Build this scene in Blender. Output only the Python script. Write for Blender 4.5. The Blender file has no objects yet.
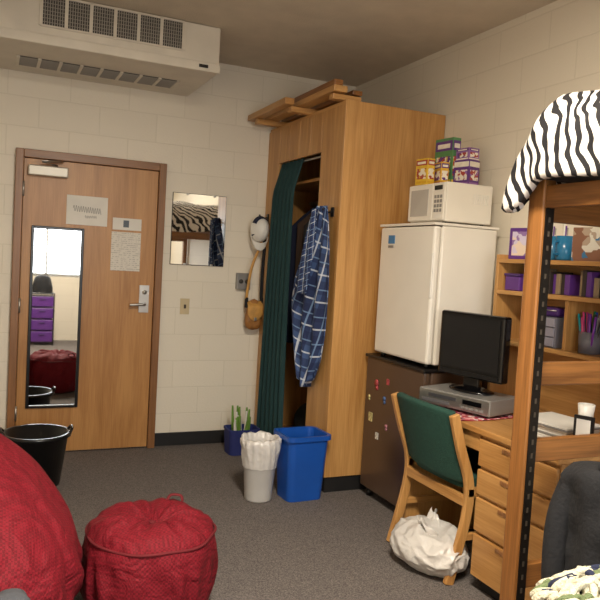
import bpy, bmesh, math, random
from mathutils import Matrix, Vector, noise
random.seed(7)
sc=bpy.context.scene
COL=bpy.context.collection
YB=5.193; XR=2.718; ZC=2.9265; XL=-0.95; YS=-1.25
XC=1.9735; YC=3.8886; ZT=2.4746
# ---------------------------------------------------------------- materials
def srgb(r,g,b):
    f=lambda c:(c/255/12.92) if c/255<=.04045 else ((c/255+.055)/1.055)**2.4
    return (f(r),f(g),f(b),1)
def newmat(name):
    m=bpy.data.materials.new(name); m.use_nodes=True
    nt=m.node_tree; b=nt.nodes['Principled BSDF']
    return m,nt,b
def N(nt,t,**k):
    n=nt.nodes.new(t)
    for a,v in k.items(): setattr(n,a,v)
    return n
def plain(name,col,rough=.5,metal=0,bump=0,bscale=60,var=0,vscale=6,coat=0,trans=0,sheen=0,emit=0):
    m,nt,b=newmat(name); L=nt.links
    b.inputs['Roughness'].default_value=rough; b.inputs['Metallic'].default_value=metal
    b.inputs['Coat Weight'].default_value=coat; b.inputs['Transmission Weight'].default_value=trans
    b.inputs['Sheen Weight'].default_value=sheen
    tc=N(nt,'ShaderNodeTexCoord')
    no=N(nt,'ShaderNodeTexNoise'); no.inputs['Scale'].default_value=vscale; no.inputs['Detail'].default_value=4
    L.new(tc.outputs['Object'],no.inputs['Vector'])
    v=var if var else .06
    r=N(nt,'ShaderNodeValToRGB'); r.color_ramp.elements[0].position=.3; r.color_ramp.elements[1].position=.7
    r.color_ramp.elements[0].color=[c*(1-v) for c in col[:3]]+[1]; r.color_ramp.elements[1].color=[min(1,c*(1+v)) for c in col[:3]]+[1]
    L.new(no.outputs['Fac'],r.inputs['Fac']); L.new(r.outputs['Color'],b.inputs['Base Color'])
    if bump:
        n2=N(nt,'ShaderNodeTexNoise'); n2.inputs['Scale'].default_value=bscale; n2.inputs['Detail'].default_value=3
        L.new(tc.outputs['Object'],n2.inputs['Vector'])
        bp=N(nt,'ShaderNodeBump'); bp.inputs['Strength'].default_value=bump; bp.inputs['Distance'].default_value=.01
        L.new(n2.outputs['Fac'],bp.inputs['Height']); L.new(bp.outputs['Normal'],b.inputs['Normal'])
    if emit:
        b.inputs['Emission Color'].default_value=col; b.inputs['Emission Strength'].default_value=emit
    return m
def wood(name,axis,c1,c2,rough=.38,sc_=1.0):
    m,nt,b=newmat(name); L=nt.links
    tc=N(nt,'ShaderNodeTexCoord'); oi=N(nt,'ShaderNodeObjectInfo')
    mul=N(nt,'ShaderNodeMath',operation='MULTIPLY'); mul.inputs[1].default_value=17.3; L.new(oi.outputs['Random'],mul.inputs[0])
    add=N(nt,'ShaderNodeVectorMath',operation='ADD'); L.new(tc.outputs['Object'],add.inputs[0]); L.new(mul.outputs[0],add.inputs[1])
    mp=N(nt,'ShaderNodeMapping'); s=[11*sc_]*3; s[axis]=.8*sc_; mp.inputs['Scale'].default_value=s; L.new(add.outputs[0],mp.inputs['Vector'])
    n1=N(nt,'ShaderNodeTexNoise'); n1.inputs['Scale'].default_value=1.0; n1.inputs['Detail'].default_value=5; n1.inputs['Distortion'].default_value=1.3
    L.new(mp.outputs[0],n1.inputs['Vector'])
    mp2=N(nt,'ShaderNodeMapping'); s=[130]*3; s[axis]=5; mp2.inputs['Scale'].default_value=s; L.new(add.outputs[0],mp2.inputs['Vector'])
    n2=N(nt,'ShaderNodeTexNoise'); n2.inputs['Scale'].default_value=1.0; n2.inputs['Detail'].default_value=2; L.new(mp2.outputs[0],n2.inputs['Vector'])
    mx=N(nt,'ShaderNodeMath',operation='MULTIPLY_ADD'); L.new(n2.outputs['Fac'],mx.inputs[0]); mx.inputs[1].default_value=.45
    sub=N(nt,'ShaderNodeMath',operation='MULTIPLY_ADD'); L.new(n1.outputs['Fac'],sub.inputs[0]); sub.inputs[1].default_value=.8; sub.inputs[2].default_value=-.125
    L.new(sub.outputs[0],mx.inputs[2])
    r=N(nt,'ShaderNodeValToRGB'); e=r.color_ramp.elements; e[0].position=.32; e[1].position=.66; e[0].color=c1; e[1].color=c2
    L.new(mx.outputs[0],r.inputs['Fac']); L.new(r.outputs['Color'],b.inputs['Base Color'])
    b.inputs['Roughness'].default_value=rough
    bp=N(nt,'ShaderNodeBump'); bp.inputs['Strength'].default_value=.08; bp.inputs['Distance'].default_value=.003
    L.new(n2.outputs['Fac'],bp.inputs['Height']); L.new(bp.outputs['Normal'],b.inputs['Normal'])
    return m
def blockwall(name,ax):
    m,nt,b=newmat(name); L=nt.links
    tc=N(nt,'ShaderNodeTexCoord'); sp=N(nt,'ShaderNodeSeparateXYZ'); L.new(tc.outputs['Object'],sp.inputs[0])
    cb=N(nt,'ShaderNodeCombineXYZ'); L.new(sp.outputs[ax],cb.inputs[0]); L.new(sp.outputs[2],cb.inputs[1])
    br=N(nt,'ShaderNodeTexBrick'); br.inputs['Scale'].default_value=1; br.inputs['Brick Width'].default_value=.406; br.inputs['Row Height'].default_value=.203
    br.inputs['Mortar Size'].default_value=.005; br.inputs['Mortar Smooth'].default_value=.8
    br.inputs['Color1'].default_value=srgb(228,219,202); br.inputs['Color2'].default_value=srgb(225,216,199); br.inputs['Mortar'].default_value=srgb(217,208,190)
    L.new(cb.outputs[0],br.inputs['Vector']); L.new(br.outputs['Color'],b.inputs['Base Color'])
    b.inputs['Roughness'].default_value=.5
    no=N(nt,'ShaderNodeTexNoise'); no.inputs['Scale'].default_value=90; no.inputs['Detail'].default_value=4; L.new(tc.outputs['Object'],no.inputs['Vector'])
    ad=N(nt,'ShaderNodeMath',operation='MULTIPLY_ADD'); L.new(br.outputs['Fac'],ad.inputs[0]); ad.inputs[1].default_value=-1.0; L.new(no.outputs['Fac'],ad.inputs[2])
    bp=N(nt,'ShaderNodeBump'); bp.inputs['Strength'].default_value=.25; bp.inputs['Distance'].default_value=.004
    L.new(ad.outputs[0],bp.inputs['Height']); L.new(bp.outputs['Normal'],b.inputs['Normal'])
    return m
def carpet():
    m,nt,b=newmat('carpet'); L=nt.links
    tc=N(nt,'ShaderNodeTexCoord'); no=N(nt,'ShaderNodeTexNoise'); no.inputs['Scale'].default_value=190; no.inputs['Detail'].default_value=3
    L.new(tc.outputs['Object'],no.inputs['Vector'])
    r=N(nt,'ShaderNodeValToRGB'); e=r.color_ramp.elements; e[0].position=.33;e[1].position=.7; e[0].color=srgb(70,64,63); e[1].color=srgb(126,118,114)
    L.new(no.outputs['Fac'],r.inputs['Fac']); L.new(r.outputs['Color'],b.inputs['Base Color']); b.inputs['Roughness'].default_value=.95
    bp=N(nt,'ShaderNodeBump'); bp.inputs['Strength'].default_value=.4; bp.inputs['Distance'].default_value=.003
    L.new(no.outputs['Fac'],bp.inputs['Height']); L.new(bp.outputs['Normal'],b.inputs['Normal'])
    return m
def stripes(nt,src,n,w,ph=0):
    L=nt.links
    a=N(nt,'ShaderNodeMath',operation='MULTIPLY_ADD'); a.inputs[1].default_value=n; a.inputs[2].default_value=ph; L.new(src,a.inputs[0])
    f=N(nt,'ShaderNodeMath',operation='FRACT'); L.new(a.outputs[0],f.inputs[0])
    l=N(nt,'ShaderNodeMath',operation='LESS_THAN'); l.inputs[1].default_value=w; L.new(f.outputs[0],l.inputs[0])
    return l.outputs[0]
def plaid(name):
    m,nt,b=newmat(name); L=nt.links
    tc=N(nt,'ShaderNodeTexCoord'); sp=N(nt,'ShaderNodeSeparateXYZ'); L.new(tc.outputs['UV'],sp.inputs[0])
    U=N(nt,'ShaderNodeMath',operation='MULTIPLY_ADD'); U.inputs[1].default_value=.55; L.new(sp.outputs[1],U.inputs[0]); L.new(sp.outputs[0],U.inputs[2])
    V=N(nt,'ShaderNodeMath',operation='MULTIPLY_ADD'); V.inputs[1].default_value=-.13; L.new(sp.outputs[0],V.inputs[0]); L.new(sp.outputs[1],V.inputs[2])
    U=U.outputs[0]; V=V.outputs[0]
    def mixc(prev,fac,col,k):
        mx=N(nt,'ShaderNodeMix',data_type='RGBA')
        mm=N(nt,'ShaderNodeMath',operation='MULTIPLY'); mm.inputs[1].default_value=k; L.new(fac,mm.inputs[0]); L.new(mm.outputs[0],mx.inputs[0])
        if isinstance(prev,tuple): mx.inputs[6].default_value=prev
        else: L.new(prev,mx.inputs[6])
        mx.inputs[7].default_value=col; return mx.outputs[2]
    c=mixc(srgb(60,82,126),stripes(nt,U,2.6,.5),srgb(26,36,74),.75)
    c=mixc(c,stripes(nt,V,6.5,.5),srgb(26,36,74),.6)
    c=mixc(c,stripes(nt,U,2.6,.06,.25),srgb(205,212,225),.75)
    c=mixc(c,stripes(nt,V,6.5,.06,.25),srgb(205,212,225),.75)
    c=mixc(c,stripes(nt,U,2.6,.05,.7),srgb(120,150,190),.7)
    c=mixc(c,stripes(nt,V,6.5,.05,.7),srgb(120,150,190),.7)
    L.new(c,b.inputs['Base Color']); b.inputs['Roughness'].default_value=.9
    return m
def zebra(name):
    m,nt,b=newmat(name); L=nt.links
    tc=N(nt,'ShaderNodeTexCoord'); mp=N(nt,'ShaderNodeMapping'); mp.inputs['Rotation'].default_value=(.2,.3,1.1); L.new(tc.outputs['Object'],mp.inputs[0])
    w=N(nt,'ShaderNodeTexWave'); w.inputs['Scale'].default_value=8.0; w.inputs['Distortion'].default_value=7.0; w.inputs['Detail'].default_value=1.5; w.inputs['Detail Scale'].default_value=1.1
    L.new(mp.outputs[0],w.inputs['Vector'])
    r=N(nt,'ShaderNodeValToRGB'); e=r.color_ramp.elements; e[0].position=.40; e[1].position=.46; e[0].color=srgb(22,20,24); e[1].color=srgb(228,222,215)
    L.new(w.outputs['Fac'],r.inputs['Fac']); L.new(r.outputs['Color'],b.inputs['Base Color']); b.inputs['Roughness'].default_value=.75
    return m
def weave(name,col,dark,scale=75):
    m,nt,b=newmat(name); L=nt.links
    tc=N(nt,'ShaderNodeTexCoord'); ck=N(nt,'ShaderNodeTexChecker'); ck.inputs['Scale'].default_value=scale; L.new(tc.outputs['Object'],ck.inputs['Vector'])
    ck.inputs['Color1'].default_value=col; ck.inputs['Color2'].default_value=dark
    L.new(ck.outputs['Color'],b.inputs['Base Color']); b.inputs['Roughness'].default_value=.75; b.inputs['Specular IOR Level'].default_value=.3
    no=N(nt,'ShaderNodeTexNoise'); no.inputs['Scale'].default_value=9; no.inputs['Detail'].default_value=4; no.inputs['Distortion'].default_value=.8; L.new(tc.outputs['Object'],no.inputs['Vector'])
    bp=N(nt,'ShaderNodeBump'); bp.inputs['Strength'].default_value=.35; bp.inputs['Distance'].default_value=.0025
    L.new(ck.outputs['Fac'],bp.inputs['Height'])
    b2=N(nt,'ShaderNodeBump'); b2.inputs['Strength'].default_value=.8; b2.inputs['Distance'].default_value=.04
    L.new(no.outputs['Fac'],b2.inputs['Height']); L.new(bp.outputs['Normal'],b2.inputs['Normal']); L.new(b2.outputs['Normal'],b.inputs['Normal'])
    return m
def graphic(name,cols,scale=18):
    m,nt,b=newmat(name); L=nt.links
    tc=N(nt,'ShaderNodeTexCoord'); v=N(nt,'ShaderNodeTexVoronoi'); v.inputs['Scale'].default_value=scale; v.distance='MANHATTAN'; L.new(tc.outputs['Object'],v.inputs['Vector'])
    sp=N(nt,'ShaderNodeSeparateColor'); L.new(v.outputs['Color'],sp.inputs[0])
    r=N(nt,'ShaderNodeValToRGB'); r.color_ramp.interpolation='CONSTANT'; e=r.color_ramp.elements
    while len(e)<len(cols): e.new(.5)
    for i,c in enumerate(cols): e[i].position=i/len(cols); e[i].color=c
    L.new(sp.outputs[0],r.inputs['Fac']); L.new(r.outputs['Color'],b.inputs['Base Color']); b.inputs['Roughness'].default_value=.4
    return m
def textpaper(name,lines=70):
    m,nt,b=newmat(name); L=nt.links
    tc=N(nt,'ShaderNodeTexCoord'); sp=N(nt,'ShaderNodeSeparateXYZ'); L.new(tc.outputs['Object'],sp.inputs[0])
    s=stripes(nt,sp.outputs[2],lines,.4)
    no=N(nt,'ShaderNodeTexNoise'); no.inputs['Scale'].default_value=60; L.new(tc.outputs['Object'],no.inputs['Vector'])
    g=N(nt,'ShaderNodeMath',operation='GREATER_THAN'); g.inputs[1].default_value=.5; L.new(no.outputs['Fac'],g.inputs[0])
    mm=N(nt,'ShaderNodeMath',operation='MULTIPLY'); L.new(s,mm.inputs[0]); L.new(g.outputs[0],mm.inputs[1])
    mx=N(nt,'ShaderNodeMix',data_type='RGBA'); L.new(mm.outputs[0],mx.inputs[0]); mx.inputs[6].default_value=srgb(220,214,204); mx.inputs[7].default_value=srgb(186,180,172)
    L.new(mx.outputs[2],b.inputs['Base Color']); b.inputs['Roughness'].default_value=.8
    return m
OAK1,OAK2=srgb(166,117,62),srgb(198,150,91)
oakZ=wood('oak_z',2,OAK1,OAK2); oakY=wood('oak_y',1,OAK1,OAK2); oakX=wood('oak_x',0,OAK1,OAK2)
doorW=wood('door_oak',2,srgb(160,110,60),srgb(188,138,82)); frameW=wood('frame_oak',2,srgb(122,82,48),srgb(150,104,64)); frameX=wood('frame_oak_x',0,srgb(122,82,48),srgb(150,104,64))
BD1,BD2=srgb(108,68,32),srgb(156,104,54)
bedZ=wood('bed_oak_z',2,BD1,BD2); bedX=wood('bed_oak_x',0,BD1,BD2); bedY=wood('bed_oak_y',1,BD1,BD2)
wallN=blockwall('block_wall_x',0); wallE=blockwall('block_wall_y',1)
ceilM=plain('ceiling_paint',srgb(206,194,175),.9,bump=.3,bscale=120)
carp=carpet()
blackR=plain('black_rubber',srgb(22,21,22),.6); blackP=plain('black_plastic',srgb(16,16,18),.3); blackG=plain('black_gloss',srgb(10,10,12),.12)
creamM=plain('cream_enamel',srgb(212,204,189),.45,bump=.05); darkM=plain('dark_recess',srgb(66,62,57),.8)
whiteE=plain('white_enamel',srgb(224,218,207),.3,var=.02); whiteP=plain('white_plastic',srgb(222,218,210),.4)
silver=plain('silver_metal',srgb(190,188,184),.3,metal=.9); greyP=plain('grey_plastic',srgb(140,138,136),.35,metal=.3)
mirM,nt_,b_=newmat('mirror_glass'); b_.inputs['Base Color'].default_value=(.9,.92,.92,1); b_.inputs['Metallic'].default_value=1; b_.inputs['Roughness'].default_value=.02
redM=weave('red_weave',srgb(126,18,34),srgb(100,11,24),110)
redP=plain('red_piping',srgb(100,13,24),.8)
blueB=plain('blue_bin_plastic',srgb(24,78,164),.35); bagW=plain('white_bag_plastic',srgb(222,218,214),.3,bump=.7,bscale=28,trans=.15)
greenC=plain('dark_green_cloth',srgb(22,54,56),.9,bump=.3,bscale=80); greenU=plain('green_upholstery',srgb(28,66,56),.9,bump=.4,bscale=200,var=.15,vscale=60)
zeb=zebra('zebra_print'); plaidM=plaid('plaid_cloth')
blackC=plain('black_cloth',srgb(24,24,27),.9,bump=.4,bscale=60,var=.2); navyC=plain('navy_cloth',srgb(26,32,58),.9,bump=.4,bscale=60)
brownL=plain('brown_leather',srgb(150,100,48),.55,bump=.4,bscale=40,var=.3,vscale=20); tanL=plain('tan_leather',srgb(190,140,70),.55,bump=.3,bscale=40,var=.2,vscale=20); purpleP=plain('purple_plastic',srgb(92,50,126),.35)
purpD=plain('purple_deep',srgb(66,34,98),.4); clearP=plain('smoke_plastic',srgb(110,108,116),.25); tealP=plain('teal_ceramic',srgb(38,110,150),.25)
paperM=plain('paper',srgb(224,220,212),.8); textM=textpaper('printed_paper'); creamY=plain('cream_yarn',srgb(190,184,162),.95,bump=.8,bscale=120,var=.2,vscale=30)
clothP=graphic('floral_cloth_print',[srgb(170,50,66),srgb(215,205,198),srgb(150,34,50),srgb(120,40,70),srgb(220,150,150)],55)
greenY=plain('green_leaf',srgb(110,150,60),.8,var=.3); greyC=plain('grey_cloth',srgb(74,76,82),.9,bump=.4,bscale=80,var=.2); oliveC=plain('olive_yarn',srgb(96,108,74),.95,bump=.8,bscale=120)
# ---------------------------------------------------------------- builders
def group(name,loc=(0,0,0),rz=0):
    o=bpy.data.objects.new(name,None); o.empty_display_size=.1; COL.objects.link(o); o.location=loc; o.rotation_euler=(0,0,rz); return o
def link(name,me,parent,mat,loc=(0,0,0),rot=(0,0,0),smooth=False):
    o=bpy.data.objects.new(name,me); COL.objects.link(o); o.location=loc; o.rotation_euler=rot
    if parent: o.parent=parent
    if mat:
        for m in (mat if isinstance(mat,list) else [mat]): me.materials.append(m)
    if smooth:
        for p in me.polygons: p.use_smooth=True
    return o
def box(parent,name,a,b,mat,bev=.003,rot=(0,0,0)):
    c=[(x+y)/2 for x,y in zip(a,b)]; h=[abs(y-x)/2 for x,y in zip(a,b)]
    bm=bmesh.new(); bmesh.ops.create_cube(bm,size=2)
    for v in bm.verts: v.co=Vector((v.co.x*h[0],v.co.y*h[1],v.co.z*h[2]))
    if bev and min(h)>bev*1.2:
        bmesh.ops.bevel(bm,geom=bm.edges[:],offset=bev,segments=2,affect='EDGES',profile=.5)
    me=bpy.data.meshes.new(name); bm.to_mesh(me); bm.free()
    return link(name,me,parent,mat,c,rot)
def meshobj(parent,name,vs,fs,mat,smooth=False,loc=(0,0,0),rot=(0,0,0),sub=0,solid=0,uvs=None):
    me=bpy.data.meshes.new(name); me.from_pydata(vs,[],fs)
    if uvs:
        ul=me.uv_layers.new()
        for l in me.loops: ul.data[l.index].uv=uvs[l.vertex_index]
    me.update()
    bm=bmesh.new(); bm.from_mesh(me); bmesh.ops.recalc_face_normals(bm,faces=bm.faces); bm.to_mesh(me); bm.free()
    o=link(name,me,parent,mat,loc,rot,smooth)
    if solid: s=o.modifiers.new('s','SOLIDIFY'); s.thickness=solid; s.offset=0
    if sub: s=o.modifiers.new('u','SUBSURF'); s.levels=sub; s.render_levels=sub
    return o
def grid(parent,name,fn,nu,nv,mat,solid=0,closed=False,sub=0,loc=(0,0,0),rot=(0,0,0)):
    vs=[];fs=[];uv=[]
    cu=nu if closed else nu+1
    for j in range(nv+1):
        for i in range(cu):
            u=i/nu; v=j/nv; vs.append(tuple(fn(u,v))); uv.append((u,v))
    for j in range(nv):
        for i in range(nu):
            i2=(i+1)%cu
            fs.append((j*cu+i,j*cu+i2,(j+1)*cu+i2,(j+1)*cu+i))
    return meshobj(parent,name,vs,fs,mat,True,loc,rot,sub,solid,uv)
def lathe(parent,name,prof,mat,loc=(0,0,0),n=32,mod=None,solid=0,rot=(0,0,0)):
    def f(u,v):
        k=v*(len(prof)-1); i=min(int(k+1e-9),len(prof)-2); t=k-i
        r=prof[i][0]*(1-t)+prof[i+1][0]*t; z=prof[i][1]*(1-t)+prof[i+1][1]*t
        a=u*2*math.pi
        if mod: r,z=mod(a,v,r,z)
        return (r*math.cos(a),r*math.sin(a),z)
    return grid(parent,name,f,n,len(prof)-1,mat,solid,True,0,loc,rot)
def cr(P,k_=6):
    P=[Vector(p) for p in P]; Q=[]
    for i in range(len(P)-1):
        p0=P[max(i-1,0)];p1=P[i];p2=P[i+1];p3=P[min(i+2,len(P)-1)]
        for k in range(k_):
            t=k/k_; Q.append(.5*((2*p1)+(-p0+p2)*t+(2*p0-5*p1+4*p2-p3)*t*t+(-p0+3*p1-3*p2+p3)*t**3))
    Q.append(P[-1]); return Q
def tube(parent,name,pts,r,mat,n=10,flat=1.0,smoothpts=True):
    P=[Vector(p) for p in pts]
    if smoothpts and len(P)>2: P=cr(P)
    vs=[];fs=[]; up=Vector((0,0,1)); prev=None
    for i,p in enumerate(P):
        d=(P[min(i+1,len(P)-1)]-P[max(i-1,0)]).normalized()
        s=d.cross(up) if abs(d.z)<.95 else d.cross(Vector((0,1,0)))
        if prev is not None: s=prev-d*prev.dot(d)
        s.normalize(); prev=s; t=s.cross(d)
        rr=r(i/(len(P)-1)) if callable(r) else r
        for k in range(n):
            a=2*math.pi*k/n; vs.append(tuple(p+s*math.cos(a)*rr+t*math.sin(a)*rr*flat))
    for i in range(len(P)-1):
        for k in range(n):
            k2=(k+1)%n; fs.append((i*n+k,i*n+k2,(i+1)*n+k2,(i+1)*n+k))
    fs.append(tuple(range(n))); fs.append(tuple((len(P)-1)*n+k for k in range(n)))
    return meshobj(parent,name,vs,fs,mat,True)
def board(parent,name,pts,w,th,mat):
    ydir=Vector((0,1,0)); Q=cr(pts,5); vs=[];fs=[]
    for i,p in enumerate(Q):
        d=(Q[min(i+1,len(Q)-1)]-Q[max(i-1,0)]).normalized(); s=d.cross(ydir).normalized()
        for a,b in ((-1,-1),(1,-1),(1,1),(-1,1)): vs.append(tuple(p+s*a*w/2+ydir*b*th/2))
    for i in range(len(Q)-1):
        for k in range(4):
            k2=(k+1)%4; fs.append((i*4+k,i*4+k2,i*4+4+k2,i*4+4+k))
    n=(len(Q)-1)*4; fs+= [(0,1,2,3),(n,n+1,n+2,n+3)]
    o=meshobj(parent,name,vs,fs,mat); m=o.modifiers.new('b','BEVEL'); m.width=.004; m.segments=2; return o
nz=lambda x,y,z,s=1:noise.noise(Vector((x*s,y*s,z*s)))
# ---------------------------------------------------------------- room
def slab(name,a,b,mat): return box(None,name,a,b,mat,0)
slab('floor',(XL-.1,YS-.1,-.1),(XR+.1,YB+.1,0),carp)
slab('ceiling',(XL-.1,YS-.1,ZC),(XR+.1,YB+.1,ZC+.1),ceilM)
slab('wall_north',(XL-.1,YB,0),(XR+.1,YB+.1,ZC),wallN)
slab('wall_east',(XR,YS,0),(XR+.1,YB,ZC),wallE)
slab('wall_west',(XL-.1,YS,0),(XL,YB,ZC),wallE)
ws=group('wall_south')
wx0,wx1,wz0,wz1=.1,1.5,1.0,2.25
box(ws,'panel_a',(XL-.1,YS-.1,0),(wx0,YS,ZC),wallN,0); box(ws,'panel_b',(wx1,YS-.1,0),(XR+.1,YS,ZC),wallN,0)
box(ws,'panel_c',(wx0,YS-.1,0),(wx1,YS,wz0),wallN,0); box(ws,'panel_d',(wx0,YS-.1,wz1),(wx1,YS,ZC),wallN,0)
w=group('window_1')
alu=plain('window_frame_metal',srgb(170,165,158),.4,metal=.5)
for n,a,b in [('frame_l',(wx0,YS-.07,wz0),(wx0+.04,YS-.03,wz1)),('frame_r',(wx1-.04,YS-.07,wz0),(wx1,YS-.03,wz1)),('frame_t',(wx0+.04,YS-.07,wz1-.04),(wx1-.04,YS-.03,wz1)),('frame_b',(wx0+.04,YS-.07,wz0),(wx1-.04,YS-.03,wz0+.04)),('mullion',(.78,YS-.07,wz0+.04),(.82,YS-.03,wz1-.04))]:
    box(w,n,a,b,alu)
bl=plain('blind_slat',srgb(235,232,225),.5)
for i in range(22): box(w,'slat_%d'%i,(wx0+.05,YS-.028,wz0+.05+i*.053),(wx1-.05,YS-.004,wz0+.055+i*.053),bl,0)
box(None,'baseboard_north',(1.17,YB-.014,0),(XC-.004,YB-.001,.10),blackR,.003)
box(None,'baseboard_east',(XR-.014,-1.2,0),(XR-.001,1.9,.10),blackR,.003)
# ---------------------------------------------------------------- door
d=group('door_1'); yl=5.158
box(d,'leaf',(.19,yl,.01),(1.11,YB-.004,2.06),doorW,.002)
fy=5.135
box(d,'jamb_left',(.135,fy,0),(.187,YB-.002,2.12),frameW,.004)
box(d,'jamb_right',(1.113,fy,0),(1.165,YB-.002,2.12),frameW,.004)
box(d,'jamb_head',(.187,fy,2.063),(1.113,YB-.002,2.12),frameX,.004)
box(d,'closer_body',(.215,yl-.05,1.945),(.475,yl-.001,2.015),plain('closer_paint',srgb(190,184,172),.4,metal=.3),.008)
tube(d,'closer_arm',[(.40,yl-.03,2.02),(.30,yl-.09,2.035),(.44,fy-.005,2.055)],.009,silver,smoothpts=False)
box(d,'handle_plate',(1.005,yl-.014,1.02),(1.075,yl,1.22),silver,.008)
tube(d,'lever',[(1.04,yl-.01,1.08),(1.04,yl-.05,1.08),(1.0,yl-.055,1.08),(.93,yl-.055,1.075)],.010,silver)
tube(d,'lock_cylinder',[(1.04,yl-.03,1.17),(1.04,yl-.01,1.17)],.016,silver,n=16)
for z in (.3,1.05,1.85): tube(d,'hinge_%d'%int(z*100),[(.19,fy-.004,z-.05),(.19,fy-.004,z+.05)],.007,silver,n=8)
dm=group('door_mirror')
mx0,mx1,mz0,mz1=.25,.60,.33,1.605
for n,a,b in [('frame_l',(mx0,yl-.02,mz0),(mx0+.02,yl-.001,mz1)),('frame_r',(mx1-.02,yl-.02,mz0),(mx1,yl-.001,mz1)),('frame_t',(mx0+.02,yl-.02,mz1-.02),(mx1-.02,yl-.001,mz1)),('frame_b',(mx0+.02,yl-.02,mz0),(mx1-.02,yl-.001,mz0+.02))]:
    box(dm,n,a,b,blackP,.004)
box(dm,'glass',(mx0+.018,yl-.010,mz0+.018),(mx1-.018,yl-.004,mz1-.018),mirM,0)
g=group('door_notice'); box(g,'sheet',(.475,yl-.004,1.63),(.755,yl-.001,1.835),paperM,0)
scr=plain('handwriting_ink',srgb(110,106,106),.7)
tube(g,'handwriting',[(.52+.19*i/39,yl-.0048,1.745+.022*math.sin(i*1.9)-.012*i/39) for i in range(40)],.0014,scr,n=5)
tube(g,'handwriting_2',[(.60+.08*i/19,yl-.0048,1.69+.010*math.sin(i*2.2)) for i in range(20)],.0010,scr,n=5)
g=group('door_leaflet'); box(g,'sheet',(.79,yl-.004,1.32),(1.0,yl-.001,1.60),textM,0); box(g,'card',(.795,yl-.004,1.615),(1.0,yl-.001,1.70),paperM,0); box(g,'emblem',(.87,yl-.006,1.635),(.91,yl-.004,1.685),plain('emblem_grey',srgb(90,100,110),.6),0)
g=group('wall_mirror')
box(g,'backing',(1.228,YB-.012,1.385),(1.648,YB-.002,1.925),plain('mirror_edge',srgb(60,52,44),.5),.002); box(g,'glass',(1.232,YB-.015,1.389),(1.644,YB-.0125,1.921),mirM,0)
for x in (1.33,1.54):
    for z in (1.385,1.91): box(g,'clip',(x,YB-.02,z),(x+.02,YB-.003,z+.014),silver,.002)
g=group('light_switch'); box(g,'plate',(1.325,YB-.008,1.01),(1.395,YB-.001,1.13),plain('ivory_plate',srgb(196,178,142),.5),.003); box(g,'toggle',(1.352,YB-.02,1.055),(1.368,YB-.008,1.085),plain('toggle',srgb(70,60,50),.5),.002)
g=group('wall_outlet'); box(g,'box',(1.755,YB-.05,1.215),(1.865,YB-.001,1.345),greyP,.006)
for i in (0,1): tube(g,'socket_%d'%i,[(1.785+.05*i,YB-.056,1.28),(1.785+.05*i,YB-.048,1.28)],.017,darkM,n=16)
# ---------------------------------------------------------------- air conditioner
g=group('air_conditioner'); ax1=1.3056; ay=4.408; az=2.638
box(g,'body',(XL+.02,ay,az),(ax1,YB-.003,ZC-.003),creamM,.006)
box(g,'lower_lip',(XL+.02,ay-.012,az-.004),(ax1+.004,ay+.02,az+.055),creamM,.006)
box(g,'side_panel',(ax1,ay+.06,az+.03),(ax1+.004,YB-.03,ZC-.03),creamM,.002)
box(g,'grille_recess',(.225,ay-.003,2.742),(1.065,ay+.001,2.915),darkM,0)
slat=plain('grille_slat',srgb(150,144,134),.5)
for k in range(7):
    x=.225+k*.84/6; box(g,'divider_%d'%k,(x-.010,ay-.012,2.74),(x+.010,ay-.001,2.918),creamM,.002)
for z in (2.742,2.915): box(g,'rail',(.225,ay-.012,z-.006),(1.065,ay-.001,z+.006),creamM,.002)
for k in range(60):
    x=.225+(k+.5)*.84/60; box(g,'louver_%d'%k,(x-.0025,ay-.009,2.745),(x+.0025,ay-.003,2.912),slat,0)
for k in range(1,8): box(g,'crossbar_%d'%k,(.225,ay-.006,2.742+k*.0216),(1.065,ay-.003,2.745+k*.0216),slat,0)
box(g,'intake_recess',(.12,4.76,az-.003),(1.13,4.98,az+.001),darkM,0)
for k in range(9):
    x=.12+k*1.01/8; box(g,'idiv_%d'%k,(x-.01,4.75,az-.012),(x+.01,4.99,az-.001),creamM,.002)
for k in range(8):
    y=4.77+k*.028; box(g,'ilouver_%d'%k,(.12,y,az-.009),(1.13,y+.008,az-.003),slat,0)
box(g,'label',(1.17,ay-.0145,2.655),(1.23,ay-.0115,2.675),blackP,0)
# ---------------------------------------------------------------- wardrobe
g=group('wardrobe'); W=XR-.006; NB=YB-.005
box(g,'side_near',(XC,YC,.10),(W,YC+.022,ZT),oakZ,.002)
box(g,'side_far',(XC+.02,NB-.02,.10),(W,NB,ZT),oakZ,.002)
box(g,'back',(W-.012,YC+.022,.10),(W,NB-.02,ZT),oakZ,0)
box(g,'top',(XC+.002,YC+.022,ZT-.022),(W-.012,NB-.02,ZT-.001),oakY,.002)
box(g,'bottom',(XC+.02,YC+.022,.10),(W-.012,NB-.02,.12),oakY,.002)
box(g,'kick',(XC+.012,YC+.012,0),(W,NB,.10),blackR,0)
box(g,'stile_near',(XC,YC+.022,.10),(XC+.022,4.215,ZT-.022),oakZ,.002)
box(g,'stile_far',(XC,4.95,.10),(XC+.022,NB,ZT-.022),oakZ,.002)
for i in range(4):
    y0=4.217+i*.1833; box(g,'header_%d'%i,(XC,y0,2.19),(XC+.022,y0+.181,ZT-.022),oakZ,.003)
box(g,'sill',(XC,4.215,.10),(XC+.022,4.95,.14),oakY,.002)
box(g,'shelf',(XC+.06,YC+.022,2.02),(W-.012,NB-.02,2.04),oakY,.002)
tube(g,'rail',[(2.35,YC+.03,1.93),(2.35,NB-.03,1.93)],.015,silver)
g=group('hanging_clothes')
cm=[blackC,plain('cloth_grey',srgb(70,70,78),.9),navyC,plain('cloth_white',srgb(190,186,180),.9),plain('cloth_maroon',srgb(80,20,30),.9),blackC,plain('cloth_brown',srgb(70,52,40),.9),navyC]
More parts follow.
